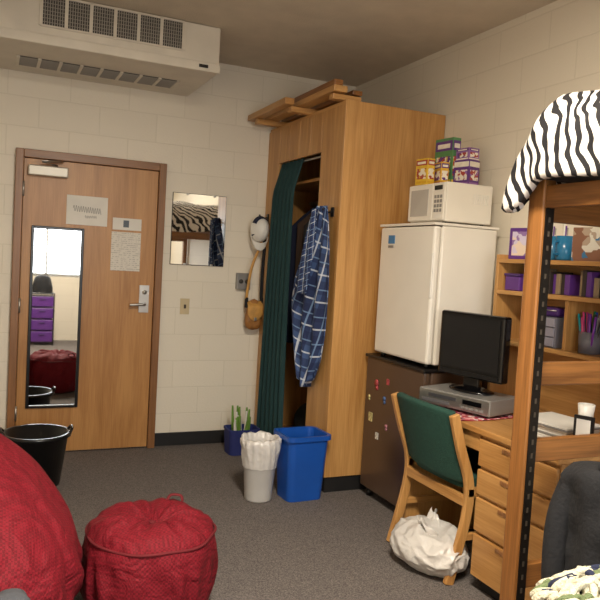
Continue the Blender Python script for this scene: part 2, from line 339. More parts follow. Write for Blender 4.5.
for i in range(8):
    y=4.08+i*.115; zb=.8+random.random()*.3; ph=random.random()*6
    def f(u,v,y=y,zb=zb,ph=ph):
        a=u*2*math.pi; wv=min(1,.25+v*5); z=1.9-(1.9-zb)*v
        return (2.345+.27*math.cos(a)*wv,y+(.032+.012*math.sin(5*a+ph+v*2))*math.sin(a),z)
    grid(g,'garment_%d'%i,f,28,12,cm[i],closed=True)
    tube(g,'hanger_%d'%i,[(2.35,y,1.96),(2.375,y,1.95),(2.35,y,1.915),(2.345,y,1.88)],.003,silver,n=6)
g=group('duffel_bag')
def f(u,v):
    a=u*2*math.pi; t=(v-.5)*2; r=.15*(max(0,1-t**4))**.5
    return (2.28+r*1.2*math.cos(a),4.55+t*.28,.275+r*math.sin(a)+.01*nz(a,t*3,0,2)*r)
grid(g,'body',f,24,16,blackC,closed=True)
def f(u,v):
    z=2.185-(2.185-.10)*v; sp=min(1,v*9)
    x=1.995-.065*sp+ (.012+.012*v)*math.sin(u*2*math.pi*6+.6*math.sin(3*v))
    yl_=4.94+.08*v; yr=4.53+.05*math.sin(v*2.6)-.06*v
    return (x,yl_+(yr-yl_)*u,z)
g=group('closet_curtain'); grid(g,'cloth',f,100,30,greenC,solid=.003); tube(g,'curtain_rod',[(2.005,4.225,2.17),(2.005,4.945,2.17)],.008,silver)
for hn,y in (('coat_hook',3.985),('coat_hook',5.12)):
    g=group(hn,(XC,y,1.785)); box(g,'plate',(-.008,-.018,-.03),(-.001,.018,.03),blackP,.003)
    tube(g,'peg',[(-.006,0,0),(-.05,0,-.005),(-.075,0,.02)],.007,blackP)
g=group('plaid_robe')
prof=[(0,4.09,3.96),(.1,4.17,3.93),(.25,4.28,3.90),(.45,4.42,3.885),(.62,4.46,3.89),(.75,4.40,3.90),(.88,4.33,3.94),(1,4.24,4.03)]
def ip(v):
    for a,b in zip(prof,prof[1:]):
        if v<=b[0]: t=(v-a[0])/(b[0]-a[0]); return a[1]+(b[1]-a[1])*t,a[2]+(b[2]-a[2])*t
    return prof[-1][1:]
def f(u,v):
    L_,R_=ip(v); y=L_+(R_-L_)*u; z=1.82-1.08*v-.10*math.sin(u*3)*v
    x=1.915+.022*math.sin(u*2*math.pi*3.2+v*1.2)*(.5+v*.5)+.01*math.sin(u*23)
    return (x,y,z)
grid(g,'cloth',f,60,40,plaidM,solid=.006)
def f(u,v):
    y=4.05+.07*(u-.5)+.10*v; z=1.80-.55*v
    return (1.872+.012*math.sin(u*9+v*4)-.01*v,y+(u-.5)*.10*v,z)
grid(g,'sleeve',f,20,20,plaidM,solid=.006)
g=group('cap',(1.885,5.09,1.66))
def f(u,v):
    a=u*2*math.pi; t=v*math.pi/2; return (.072*math.cos(t)*math.cos(a)+.012*math.sin(t),-.02-.085*math.sin(t), .10*math.cos(t)*math.sin(a)+.03)
grid(g,'crown',f,28,10,whiteP,closed=True)
def f(u,v):
    a=math.pi*(1+u); k=.55+.6*v; return (.074*math.cos(a)*(1-.12*v),-.03-.04*math.sin(u*math.pi)*(1-v*.3),-.02+.10*math.sin(a)*k)
grid(g,'brim',f,20,8,whiteP,solid=.005)
def f(u,v):
    a=math.pi*(.15+.7*u); t=.15+.5*v; return (.074*math.cos(t)*math.cos(a)+.012*math.sin(t),-.023-.087*math.sin(t),.102*math.cos(t)*math.sin(a)+.03)
grid(g,'front_panel',f,12,8,navyC,solid=.002)
tube(g,'piping',[(-.06,-.035,-.02),(-.03,-.07,-.005),(.03,-.07,-.005),(.06,-.035,-.02)],.006,navyC,n=6)
# small leather shoulder bag on a long doubled strap
g=group('shoulder_bag',(1.882,5.11,1.03))
tube(g,'strap',[(.055,-.01,.72),(.02,-.05,.55),(-.045,-.05,.36),(-.068,-.03,.12)],.011,tanL,flat=.45)
tube(g,'strap_back',[(.06,-.01,.72),(.055,-.04,.52),(.05,-.04,.32),(.055,-.03,.12)],.014,blackC,flat=.45)
def f(u,v):
    a=u*2*math.pi; ca,sa=math.cos(a),math.sin(a); t=(v-.5)*2; k=(max(0,1-abs(t)**3.5))**.5
    w_=.062+.016*(-t)
    return (math.copysign(abs(ca)**.6,ca)*w_*k-.004,math.copysign(abs(sa)**.6,sa)*.036*k-.03+.004*nz(ca*3,sa*3,t*4),.12*t+.01*nz(ca,sa,t*3))
grid(g,'pouch',f,36,22,brownL,closed=True)
def f(u,v):
    x=(u-.5)*2; drop=.15*v*(1-.35*abs(x)**2.5*v)
    return (x*.062-.004,-.070-.008*math.sin(v*2.5)*(1-x*x*.6)+.03*(1-min(1,v*4)),.105-drop)
grid(g,'flap',f,20,14,tanL,solid=.004)
box(g,'buckle',(-.014,-.087,-.045),(.006,-.080,-.02),silver,.002)
for s in (-1,1): box(g,'strap_end_%d'%(s>0),(s*.062-.008-.004,-.052,.05),(s*.062+.008-.004,-.012,.13),blackC,.003)
g=group('bed_ladder'); z0=ZT+.002
box(g,'rung_1',(1.80,5.0,z0),(2.14,5.06,z0+.04),oakX,.005); box(g,'rung_2',(1.84,4.45,z0),(2.14,4.51,z0+.04),oakX,.005); box(g,'rung_3',(1.90,3.93,z0),(2.10,3.99,z0+.035),oakX,.005)
box(g,'rail_1',(1.78,4.42,z0+.041),(1.85,5.17,z0+.085),oakY,.005)
box(g,'rail_2',(1.89,3.90,z0+.041),(1.985,5.10,z0+.08),oakY,.005)
box(g,'rail_3',(2.03,3.92,z0+.041),(2.10,5.1,z0+.07),bedY,.005)
box(g,'edge_board',(1.90,3.92,z0+.082),(1.96,4.55,z0+.12),bedY,.005)
# ---------------------------------------------------------------- fridges
magc=[srgb(170,70,76),srgb(190,180,126),srgb(70,100,150),srgb(200,196,188),srgb(176,120,134)]
g=group('mini_fridge'); FR=3.775
box(g,'body',(2.262,3.20,.925),(2.64,FR,1.705),whiteE,.012)
box(g,'door',(2.21,3.20,.93),(2.256,FR,1.70),whiteE,.014)
box(g,'top_cap',(2.205,3.195,1.704),(2.645,FR+.005,1.718),whiteE,.006)
box(g,'badge',(2.207,FR-.17,1.60),(2.211,FR-.10,1.65),plain('badge_blue',srgb(60,120,170),.4),0)
box(g,'badge_text',(2.207,FR-.16,1.575),(2.211,FR-.10,1.59),greyP,0)
box(g,'handle_recess',(2.205,3.197,1.30),(2.215,3.215,1.55),whiteP,.004)
for i,(x,y) in enumerate([(2.25,3.25),(2.25,3.72),(2.60,3.25),(2.60,3.72)]): tube(g,'foot_%d'%i,[(x,y,.907),(x,y,.93)],.015,blackP,n=12)
g=group('mini_fridge')
dk=plain('fridge_dark_brown',srgb(84,65,52),.28)
box(g,'body',(2.252,3.20,.03),(2.68,3.84,.90),dk,.01); box(g,'door',(2.205,3.20,.06),(2.247,3.84,.895),dk,.012)
box(g,'top_cap',(2.195,3.19,.885),(2.685,3.85,.905),blackP,.006)
for i,(x,y) in enumerate([(2.25,3.25),(2.25,3.79),(2.62,3.25),(2.62,3.79)]): tube(g,'foot_%d'%i,[(x,y,0),(x,y,.04)],.018,blackP,n=12)
for i,(y,z,s) in enumerate([(3.70,.74,.034),(3.75,.52,.034),(3.60,.66,.024),(3.66,.42,.026),(3.56,.50,.02),(3.57,.77,.022),(3.78,.64,.018)]):
    mt=plain('magnet_%d'%i,magc[i%5],.5,var=.4,vscale=60)
    if i%2: box(g,'magnet_%d'%i,(2.200,y-s*.6,z-s*.9),(2.206,y+s*.6,z+s*.7),mt,.001)
    else:
        tube(g,'magnet_%d'%i,[(2.199,y,z),(2.206,y,z)],s*.6,mt,n=14); tube(g,'magnet_tail_%d'%i,[(2.199,y-s*.2,z-s*.9),(2.206,y-s*.2,z-s*.9)],s*.45,mt,n=10)
g=group('microwave_oven')
mz=1.732; MT=1.955
box(g,'body',(2.315,3.26,mz),(2.635,3.625,MT),whiteE,.008)
box(g,'door',(2.30,3.375,mz+.006),(2.314,3.623,MT-.005),whiteE,.005)
box(g,'window',(2.2975,3.415,mz+.035),(2.3005,3.595,MT-.035),plain('mw_window',srgb(176,172,166),.15),.001)
box(g,'control_panel',(2.30,3.262,mz+.006),(2.314,3.372,MT-.005),whiteE,.004)
box(g,'display',(2.2975,3.28,MT-.045),(2.3005,3.355,MT-.02),blackG,0)
for i in range(4):
    for j in range(3): box(g,'key_%d_%d'%(i,j),(2.2985,3.28+j*.027,1.785+i*.026),(2.3005,3.30+j*.027,1.803+i*.026),greyP,0)
box(g,'release',(2.2985,3.28,1.748),(2.3005,3.355,1.772),whiteP,0)
for i in range(8): box(g,'vent_%d'%i,(2.5+i*.014,3.257,1.84),(2.506+i*.014,3.2605,1.90),whiteP,0)
for i,(x,y) in enumerate([(2.34,3.30),(2.34,3.60),(2.60,3.30),(2.60,3.60)]): tube(g,'foot_%d'%i,[(x,y,1.719),(x,y,1.735)],.012,blackP,n=12)
Y1,Y2,RD,CR,GR,PU,PL=srgb(214,176,56),srgb(206,160,40),srgb(160,60,50),srgb(224,216,200),srgb(80,130,80),srgb(92,52,122),srgb(140,96,156)
pm={}
def pmat(c):
    if c not in pm: pm[c]=plain('carton_ink_%d'%len(pm),c,.45,var=.1,vscale=30)
    return pm[c]
def pack(x,y,z,sx,sy,sz,base,c1,c2,c3,rz=0):
    """printed food carton: coloured header band, picture panel, text strip, on the two seen faces"""
    g=group('snack_box',(x,y,z),rz); box(g,'carton',(-sx/2,-sy/2,0),(sx/2,sy/2,sz),pmat(base),.002)
    e=.0012
    for fx in (0,1):
        def patch(n,a0,a1,z0_,z1_,m,k=1):
            if fx==0: box(g,n+'_f',(-sx/2-e*k,sy*a0,sz*z0_),(-sx/2+.0005,sy*a1,sz*z1_),m,0)
            else: box(g,n+'_s',(sx*a0,-sy/2-e*k,sz*z0_),(sx*a1,-sy/2+.0005,sz*z1_),m,0)
        patch('header',-.46,.46,.74,.94,pmat(c1)); patch('title',-.34,.34,.79,.88,pmat(CR),2)
        patch('picture',-.38,.38,.22,.62,graphic('food_picture',[c2,c3,CR,c1],60)); patch('strip',-.46,.46,.05,.14,pmat(c2))
    box(g,'flap_seam',(-sx/2,-.001,sz),(sx/2,.001,sz+.001),pmat(c1),0)
zt=MT+.002
pack(2.355,3.55,zt,.055,.11,.155,Y1,RD,Y2,CR,.1); pack(2.43,3.49,zt,.05,.09,.135,Y2,PU,RD,CR,-.15); pack(2.50,3.54,zt,.06,.16,.29,GR,PU,Y1,RD,.1); pack(2.55,3.41,zt,.09,.12,.15,PU,CR,PL,RD,.2); pack(2.55,3.41,zt+.1515,.08,.11,.07,PL,PU,CR,RD,.1)
# ---------------------------------------------------------------- desk
DX=2.06; g=group('desk'); dy0,dy1=2.03,3.15
box(g,'top',(DX-.01,dy0,.722),(XR-.018,dy1,.752),oakY,.006)
box(g,'end_far',(DX+.03,dy1-.03,0),(XR-.02,dy1-.005,.72),oakZ,.003)
box(g,'apron',(DX+.01,2.53,.64),(DX+.03,dy1-.03,.72),oakY,.003)
box(g,'pedestal',(DX+.022,dy0+.01,.06),(XR-.02,2.525,.72),oakZ,.003); box(g,'plinth',(DX+.05,dy0+.03,0),(XR-.03,2.50,.06),blackR,0)
for i,(z0_,z1_) in enumerate(((.07,.27),(.28,.44),(.45,.57),(.58,.71))):
    box(g,'drawer_%d'%i,(DX,dy0+.015,z0_),(DX+.021,2.52,z1_-.006),oakY,.005); box(g,'pull_%d'%i,(DX-.006,dy0+.17,z1_-.03),(DX+.002,2.36,z1_-.012),frameW,.003)
box(g,'modesty',(XR-.06,2.525,.3),(XR-.04,dy1-.03,.72),oakY,0)
g=group('desk_hutch'); hx=2.47; hy0,hy1=2.04,2.99
box(g,'side_far',(hx,hy1-.022,.754),(XR-.02,hy1,1.56),oakZ,.003); box(g,'side_near',(hx,hy0,.754),(XR-.02,hy0+.022,1.56),oakZ,.003)
SH=(1.515,1.35,1.09)
for n,z in zip(('shelf_top','shelf_mid','shelf_low'),SH): box(g,n,(hx,hy0+.022,z),(XR-.035,hy1-.022,z+.022),oakY,.003)
box(g,'divider',(hx+.01,2.47,1.112),(XR-.035,2.49,1.35),oakZ,.002)
box(g,'back',(XR-.034,hy0+.022,.754),(XR-.02,hy1-.022,1.55),oakY,0)
rz=math.radians(17)
g=group('table_cloth')
def f(u,v):
    y=2.64+.46*u; e=v
    if e<.18: x=DX-.016-.004*math.sin(u*30); z=.757-(.18-e)*.20*(1+.4*math.sin(u*11))
    else: x=DX-.014+(e-.18)*.44; z=.757+.0015*math.sin(u*20+v*13)
    return (x,y+.01*math.sin(v*9),z)
grid(g,'cloth',f,40,24,clothP,solid=.003)
g=group('dvd_player',(2.265,2.87,.762),rz)
box(g,'body',(-.14,-.215,.008),(.12,.215,.085),greyP,.005); box(g,'face',(-.145,-.21,.012),(-.1405,.21,.08),silver,.002)
box(g,'tray',(-.147,-.02,.05),(-.1445,.15,.066),plain('tray_dark',srgb(60,60,64),.3),0); box(g,'display',(-.147,-.17,.045),(-.1445,-.06,.068),blackG,0); box(g,'tape_slot',(-.147,.02,.022),(-.1445,.19,.04),plain('slot',srgb(90,90,92),.4),0)
for i in range(5): box(g,'button_%d'%i,(-.149,-.18+i*.028,.022),(-.144,-.162+i*.028,.034),greyP,.001)
for i,(x,y) in enumerate([(-.12,-.18),(-.12,.18),(.1,-.18),(.1,.18)]): tube(g,'foot_%d'%i,[(x,y,0),(x,y,.012)],.014,blackP,n=10)
g=group('television',(2.275,2.875,.849),math.radians(11))
def f(u,v):
    a=u*2*math.pi; return (.085*math.cos(a)*v,.13*math.sin(a)*v,.022*(1-v**2)+.004)
grid(g,'base',f,40,8,blackG,closed=True,solid=.006)
box(g,'neck',(-.012,-.05,.012),(.02,.05,.10),blackG,.005)
box(g,'bezel',(-.035,-.212,.068),(.020,.212,.400),blackG,.012); box(g,'screen',(-.0375,-.186,.112),(-.0345,.186,.376),plain('lcd_screen',srgb(20,21,24),.15),0)
box(g,'speaker_bar',(-.038,-.19,.078),(-.034,.19,.098),blackP,.001)
box(g,'rear',(.018,-.16,.11),(.07,.16,.35),blackP,.02)
# ---------------------------------------------------------------- chairs
def chair(x,y,rz=0,name='desk_chair'):
    g=group(name,(x,y,0),rz)
    for i,s in enumerate((-1,1)):
        yy=s*.255
        board(g,'back_post_%d'%i,[(-.03,yy,.80),(.02,yy,.64),(.08,yy,.47),(.075,yy,.30),(.0,yy,.0)],.045,.028,oakZ)
        board(g,'front_leg_%d'%i,[(.07,yy,.43),(.28,yy,.425),(.44,yy,.40),(.47,yy,.25),(.47,yy,.0)],.042,.028,oakZ)
        board(g,'stretcher_%d'%i,[(.055,yy,.22),(.26,yy,.215),(.47,yy,.22)],.035,.022,oakX)
    box(g,'cross_front',(.44,-.24,.34),(.465,.24,.39),oakY,.003); box(g,'cross_back',(.062,-.24,.36),(.085,.24,.41),oakY,.003)
    def f(u,v):
        a=u*2*math.pi; ca,sa=math.cos(a),math.sin(a); sx=math.copysign(abs(ca)**.35,ca); sy=math.copysign(abs(sa)**.35,sa)
        t=(v-.5)*2; k=(1-abs(t)**6)**.5 if abs(t)<1 else 0
        return (.27+.2*sx*(.9+.1*k)*(k*.15+.85),.225*sy*(k*.1+.9),.46+.03*math.sin(t*math.pi/2))
    o=grid(g,'seat_pad',f,32,8,greenU,closed=True)
    bm=bmesh.new(); bm.from_mesh(o.data); bmesh.ops.holes_fill(bm,edges=[e for e in bm.edges if e.is_boundary]); bm.to_mesh(o.data); bm.free()
    def f(u,v):
        yy=(u-.5)*2; z=.47+.34*v; x=.075-.105*v
        return (x-.045*(1-yy*yy)+.012,yy*.238,z+.012*(1-yy*yy)*(v-.3))
    o=grid(g,'back_pad',f,20,12,greenU,solid=.035); m=o.modifiers.new('b','BEVEL'); m.width=.01; m.segments=2
    return g
chair(1.99,2.84)
JX,JY=1.875,1.475
chair(JX,JY,0.05)
g=group('black_jacket',(JX,JY,0),.05)
def f(u,v):
    y=(u-.5)*.54; t=v*2-1
    if abs(t)<.12: x=.0+t*.4; z=.865-abs(t)*.15
    else:
        s=math.copysign(1,t); x=(-.065 if s<0 else .07)+(abs(t))*.05*(1 if s>0 else .3); z=.85-(abs(t)-.12)*(.66 if s<0 else .34)
    x+=.018*math.sin(y*38+t*2)*min(1,abs(t)*2)-.03+.02*nz(y*9,z*9,1)
    x-= .03*(1-(2*y/.54)**2)
    return (x,y+.02*math.sin(t*4),z+.008*math.sin(y*14)-.03*(abs(2*y/.54))**3)
grid(g,'shell',f,60,70,blackC,solid=.01)
for s in (-1,1): tube(g,'sleeve_%d'%(s>0),[(-.05,s*.235,.80),(-.085,s*.265,.65),(-.10,s*.26,.45),(-.08,s*.25,.25)],lambda t:.045-.012*t,blackC,n=14)
tube(g,'collar',[(-.09,-.12,.865),(-.05,-.05,.885),(-.05,.05,.885),(-.09,.12,.865)],.018,blackC)
# ---------------------------------------------------------------- loft bed
g=group('loft_bed'); bx0,bx1=1.775,2.69; by0,by1=-.02,1.995
stl=plain('strip_steel',srgb(34,30,28),.4,metal=.6); slm=plain('slot_dark',srgb(84,76,68),.5,metal=.5)
for i,(x,y) in enumerate([(bx0,by1-.075),(bx1-.05,by1-.075),(bx0,by0),(bx1-.05,by0)]):
    box(g,'post_%d'%i,(x,y,0),(x+.055,y+.075,1.80),bedZ,.005)
    box(g,'post_strip_%d'%i,(x+.012,y-.004,.1),(x+.05,y-.0005,1.78),stl,0)
    for k in range(32): box(g,'slot_%d_%d'%(i,k),(x+.026,y-.006,.2+k*.05),(x+.034,y-.004,.218+k*.05),slm,0)
for i,y in enumerate((by1-.055,by0+.015)):
    for j,(z,h) in enumerate(((1.655,.085),(1.06,.085),(.775,.085),(.30,.09))): box(g,'end_rail_%d_%d'%(i,j),(bx0+.055,y,z),(bx1-.05,y+.03,z+h),bedX,.004)
for i,x in enumerate((bx0+.01,bx1-.04)): box(g,'side_rail_%d'%i,(x,by0+.075,1.70),(x+.03,by1-.075,1.78),bedY,.004)
for k in range(9): box(g,'slat_%d'%k,(bx0+.04,.12+k*.21,1.755),(bx1-.04,.20+k*.21,1.775),bedX,.003)
g=group('mattress'); box(g,'core',(bx0+.03,by0+.08,1.802),(bx1-.01,by1-.01,1.95),plain('mattress_ticking',srgb(60,58,62),.8),.03)
g=group('comforter')
def f(u,v):
    s=-.30+u*(.80+.30); q=by1+.30-v*(by1+.10)
    x=bx0+.05+s; y=q; z=2.08
    if s<0:
        k=min(1,-s/.30); x=bx0+.05-.11*math.sin(min(1,k*1.5)*math.pi/2); z-= .30*k**1.2
    e=by1-.10
    if q>e:
        k=min(1,(q-e)/.38); y=e+.145*math.sin(min(1,k*1.5)*math.pi/2); z-= .33*k**1.15
    z+=.045*nz(x*3,y*3,1)+.018*math.sin(y*9+x*3); x+=.03*nz(z*7,y*7,3)
    return (min(x,XR-.03),y,max(z,1.70))
grid(g,'quilt',f,60,90,zeb,solid=.035)
# ---------------------------------------------------------------- shelf items
T=[s+.0225 for s in SH]
g=group('photo_frame',(2.54,2.89,T[0]),math.radians(12)); box(g,'frame',(-.012,-.065,0),(.004,.065,.165),purpleP,.004); box(g,'picture',(-.0135,-.045,.02),(-.0122,.045,.145),graphic('photo_print',[srgb(200,190,210),srgb(140,110,160),srgb(220,200,180)],30),0)
for x,y,r in ((2.56,2.68,.036),(2.55,2.59,.042)):
    g=group('ceramic_mug',(x,y,T[0])); h=.12; lathe(g,'cup',[(0,0),(r*.8,0),(r,.01),(r*1.05,h),(r*.95,h),(r*.9,.015),(0,.012)],tealP,n=28)
    tube(g,'handle',[(-r*.98,0,.09),(-r*1.6,0,.085),(-r*1.6,0,.035),(-r*.98,0,.03)],.006,tealP)
    for k in range(3): tube(g,'utensil_%d'%k,[(0,.01*k-.01,.02),(.01*(k-1),.02*(k-1),.16+.01*k)],.004,[silver,purpleP,paperM][k],n=6)
g=group('picture_book',(2.56,2.42,T[0]),math.radians(8)); box(g,'cover',(-.012,-.11,0),(.012,.11,.16),graphic('book_print',[srgb(60,110,150),srgb(170,150,130),srgb(210,204,190),srgb(130,90,70)],22),.002); box(g,'pages',(-.009,-.107,.003),(.009,.1115,.157),paperM,0)
g=group('book_row')
cc=[purpleP,navyC,plain('book_dark',srgb(50,40,36),.6),plain('book_red',srgb(100,46,44),.6),blackC,plain('book_tan',srgb(140,120,94),.6),greyP,blackC]
y=2.80
for i in range(22):
    t=.018+random.random()*.02
    if y-t<2.50 and y>2.46: y=2.46
    if y<2.30: break
    h=.09+random.random()*.035; box(g,'book_%d'%i,(2.51+.03*random.random(),y-t,T[1]),(2.66,y,T[1]+h),cc[(i*5+i//3)%8],.002); y-=t+.002
g=group('storage_box',(2.56,2.89,T[1])); box(g,'tub',(-.06,-.055,0),(.09,.055,.075),purpleP,.006); box(g,'lid',(-.065,-.06,.075),(.095,.06,.09),purpD,.004)
g=group('storage_box',(2.57,2.16,T[1])); box(g,'tub',(-.07,-.07,0),(.09,.07,.085),blueB,.006); box(g,'lid',(-.075,-.075,.085),(.095,.075,.10),clearP,.004)
g=group('drawer_organizer',(2.56,2.63,T[2])); box(g,'case',(-.07,-.085,0),(.10,.085,.15),clearP,.004)
for k in range(3): box(g,'drawer_%d'%k,(-.078,-.078,.008+k*.047),(-.07,.078,.05+k*.047),plain('drawer_smoke_%d'%k,srgb(150,146,158),.2),.002); box(g,'pull_%d'%k,(-.084,-.015,.025+k*.047),(-.078,.015,.032+k*.047),greyP,0)
g2=group('pencil_case',(2.56,2.63,T[2]+.151)); box(g2,'body',(-.06,-.08,0),(.08,.08,.045),purpD,.012); tube(g2,'zipper',[(-.062,-.07,.03),(-.062,.07,.03)],.003,silver,n=6)
g=group('pen_holder',(2.55,2.39,T[2]))
lathe(g,'cup',[(0,0),(.05,0),(.052,.10),(.048,.10),(.046,.005),(0,.004)],clearP,n=24)
pc=[srgb(40,140,80),srgb(190,60,110),srgb(40,80,170),srgb(40,130,110),srgb(120,50,150),srgb(230,230,230),srgb(20,140,150),srgb(30,30,30)]
for k in range(22):
    a=k*2.4; r=.010+.0015*k; tube(g,'pen_%d'%k,[(r*math.cos(a),r*math.sin(a),.01),(r*1.6*math.cos(a),r*2.0*math.sin(a),.165+.03*random.random())],.0055,plain('pen_%d'%k,pc[k%8],.4),n=6)
g=group('paper_stack',(2.33,2.31,.753),.1)
for k in range(9):
    a_=random.uniform(-.012,.012); box(g,'sheets_%d'%k,(-.13+a_,-.14+a_,k*.0085),(.10-a_,.14+a_,k*.0085+.0075),[paperM,whiteP,paperM,greyP][k%4],.001)
g=group('paper_cup',(2.38,2.22,.83)); lathe(g,'cup',[(0,0),(.028,0),(.036,.085),(.033,.085),(.026,.004),(0,.004)],whiteP,n=28)
g=group('photo_frame',(2.22,2.075,.753),math.radians(25)); box(g,'frame',(-.01,-.04,0),(.006,.04,.15),blackP,.003); box(g,'picture',(-.0115,-.028,.014),(-.0102,.028,.136),paperM,0); box(g,'stand',(.006,-.015,0),(.05,.015,.005),blackP,0)
# ---------------------------------------------------------------- bins
def rectbin(g,name,bx,by,tx,ty,h,mat,th=.006,lip=.012):
    def ring(x,y,z,n=6,r=.04):
        out=[]
        for sx,sy,a0 in ((1,1,0),(-1,1,90),(-1,-1,180),(1,-1,270)):
            for k in range(n+1):
                a=math.radians(a0+90*k/n); out.append((sx*(x-r)+r*math.cos(a),sy*(y-r)+r*math.sin(a),z))
        return out
    rings=[ring(bx*.5,by*.5,0),ring(bx,by,0),ring(bx+(tx-bx)*.93,by+(ty-by)*.93,h*.93),ring(tx+lip,ty+lip,h*.93),ring(tx+lip,ty+lip,h),ring(tx-th,ty-th,h),ring(bx-th,by-th,.01),ring(bx*.5,by*.5,.01)]
    n=len(rings[0]); vs=[v for r in rings for v in r]; fs=[]
    for j in range(len(rings)-1):
        for i in range(n): fs.append((j*n+i,j*n+(i+1)%n,(j+1)*n+(i+1)%n,(j+1)*n+i))
    fs.append(tuple(range(n))); fs.append(tuple((len(rings)-1)*n+i for i in range(n)))
    return meshobj(g,name,vs,fs,mat)
g=group('recycling_bin',(1.80,3.88,0.001),math.radians(3)); rectbin(g,'tub',.118,.095,.137,.12,.405,blueB)
g=group('trash_can',(1.535,3.90,0.001))
tubM=plain('translucent_bin_plastic',srgb(226,223,219),.3,trans=.3)
lathe(g,'tub',[(0,0),(.080,0),(.083,.01),(.108,.33),(.112,.335),(.106,.34),(.078,.012),(0,.01)],tubM,n=40)
def md(a,v,r,z):
    w_=min(1,max(0,(z-.15)/.2)) if v<.6 else .6
    return r+(.0035*math.sin(a*17+v*6)+.012*nz(math.cos(a)*3,math.sin(a)*3,v*6))*w_,z+(.014*nz(math.cos(a)*2.5,math.sin(a)*2.5,7)+.004*math.sin(a*11))*(1 if v>.2 else .3)
lathe(g,'liner',[(.104,.205),(.107,.24),(.112,.28),(.118,.32),(.123,.35),(.120,.375),(.109,.384),(.099,.372),(.094,.33),(.086,.27),(.07,.22),(.0,.20)],bagW,n=90,mod=md)
for k in range(5):
    a=k*1.3; tube(g,'litter_%d'%k,[(.05*math.cos(a),.05*math.sin(a),.23),(.03*math.cos(a+1),.04*math.sin(a),.28)],lambda t:.03*(1-.3*t),[paperM,greyC,paperM,navyC,paperM][k],n=8)
g=group('laundry_basket',(.29,4.5,0.001))
lathe(g,'tub',[(0,0),(.145,0),(.185,.30),(.205,.305),(.205,.325),(.18,.325),(.14,.01),(0,.01)],blackP,n=48)
for s in (-1,1): tube(g,'handle_%d'%(s>0),[(.19*s,-.05,.325),(.205*s,-.03,.345),(.205*s,.03,.345),(.19*s,.05,.325)],.009,blackP)
def f(u,v):
    a=u*2*math.pi; t=v*math.pi/2; r=.155*math.cos(t); return (r*math.cos(a),r*math.sin(a),.18+.09*math.sin(t)+.03*nz(r*8*math.cos(a),r*8*math.sin(a),2))
grid(g,'laundry',f,30,10,plain('cloth_charcoal',srgb(60,58,64),.9),closed=True)
g=group('tote_bag',(1.765,4.89,0.001)); rectbin(g,'bag',.11,.085,.12,.095,.19,plain('tote_blue',srgb(36,46,110),.7),lip=.003)
for k in range(16):
    a=random.uniform(-.08,.08); b=random.uniform(-.05,.05); tube(g,'leaf_%d'%k,[(a*.6,b*.6,.05),(a,b,.20),(a*1.1,b*1.3,.25+random.random()*.10)],lambda t:.017*(1-.6*t),[greenY,greenY,whiteP][k%3],n=6,flat=.4)
g=group('plastic_bag',(2.02,2.785,0))
def f(u,v):
    a=u*2*math.pi; t=v*math.pi; r=math.sin(t)**.5; x=.15*r*math.cos(a); y=.215*r*math.sin(a)
    z=.105+.10*math.cos(t); rg=lambda s,o:1-2*abs(noise.noise(Vector((x*s+o,y*s,z*s))))
    d=1+.13*nz(x*6+3,y*6,z*6)+.085*rg(11,0)+.05*rg(24,5)
    return (x*d,y*d,max(.002,z*(.9+.10*rg(9,2)+.25*nz(x*7,y*7,5))))
grid(g,'bag',f,150,90,bagW,closed=True)
for s in (-1,1):
    def f(u,v,s=s):
        return (.02*s+.05*v*s+.012*math.sin(u*9+v*3),(u-.5)*.14*(1-v*.7)+.04*s+.03*v,.16+.085*v+.014*math.sin(u*9+v*5))
    grid(g,'ear_%d'%(s>0),f,20,12,bagW,solid=.002)
# ---------------------------------------------------------------- soft seating
g=group('ottoman_pouf',(.64,2.80,0.001))
prof=[(0,.352),(.015,.350),(.04,.362),(.07,.376),(.10,.385),(.13,.389),(.16,.388),(.19,.382),(.215,.372),(.24,.356),(.253,.338),(.259,.320),(.266,.30),(.271,.27),(.275,.24),(.277,.205),(.277,.17),(.275,.135),(.270,.10),(.262,.065),(.25,.035),(.23,.008),(.12,0),(0,0)]
def md(a,v,r,z):
    ca,sa=math.cos(a),math.sin(a)
    if z>.33:
        z+=.009*math.cos(a*12+2*nz(ca*2,sa*2,0))*math.exp(-((r-.12)/.08)**2)+.022*nz(ca*r*7,sa*r*7,1)+.012*nz(ca*r*22,sa*r*22,1)
    else:
        m=math.sin(min(1,z/.32)*math.pi)
        r+=(.012*nz(ca*5,sa*5,z*5)+.009*math.sin(a*13+5*nz(ca*2,sa*2,z*4)+z*9))*m+.010*nz(ca*1.5,sa*1.5,z*3)
    return r,max(0,z)
lathe(g,'cushion',prof,redM,n=160,mod=md)
tube(g,'piping',[((.259+.004*math.sin(i*1.3))*math.cos(i/36*2*math.pi),(.259+.004*math.sin(i*1.3))*math.sin(i/36*2*math.pi),.325+.003*math.sin(i)) for i in range(37)],.006,redP,n=8)
lathe(g,'button',[(0,.012),(.012,.009),(.018,0),(0,-.004)],redP,loc=(0,0,.350),n=20)
tube(g,'handle',[(.10,.17,.376),(.12,.18,.398),(.16,.165,.396),(.165,.15,.374)],.008,redP,n=8,flat=.5)
g=group('bean_bag_chair',(-.12,2.69,0.001))
def f(u,v):
    a=u*2*math.pi; t=v*math.pi
    z=(1-math.cos(t))/2
    r=math.sin(t)**.75*(1.20-.50*z)
    ca,sa=math.cos(a),math.sin(a)
    x=.50*r*ca; y=.49*r*sa; zz=.82*z**1.05
    x-=.10*z**2; y+=.16*z**2
    seam=-.018*math.exp(-((abs(((a/(2*math.pi)*6)%1)-.5))/.05)**2)*math.sin(t)
    d=1+seam*2+.06*nz(ca*1.5,sa*1.5,z*3)+.035*nz(ca*4,sa*4,z*6)+.022*math.sin(a*15+z*16+3*nz(ca,sa,z*3))*math.exp(-((z-.25)/.25)**2)
    return (x*d,y*d,max(.0,zz*(1+.05*nz(ca*2,sa*2,4))))
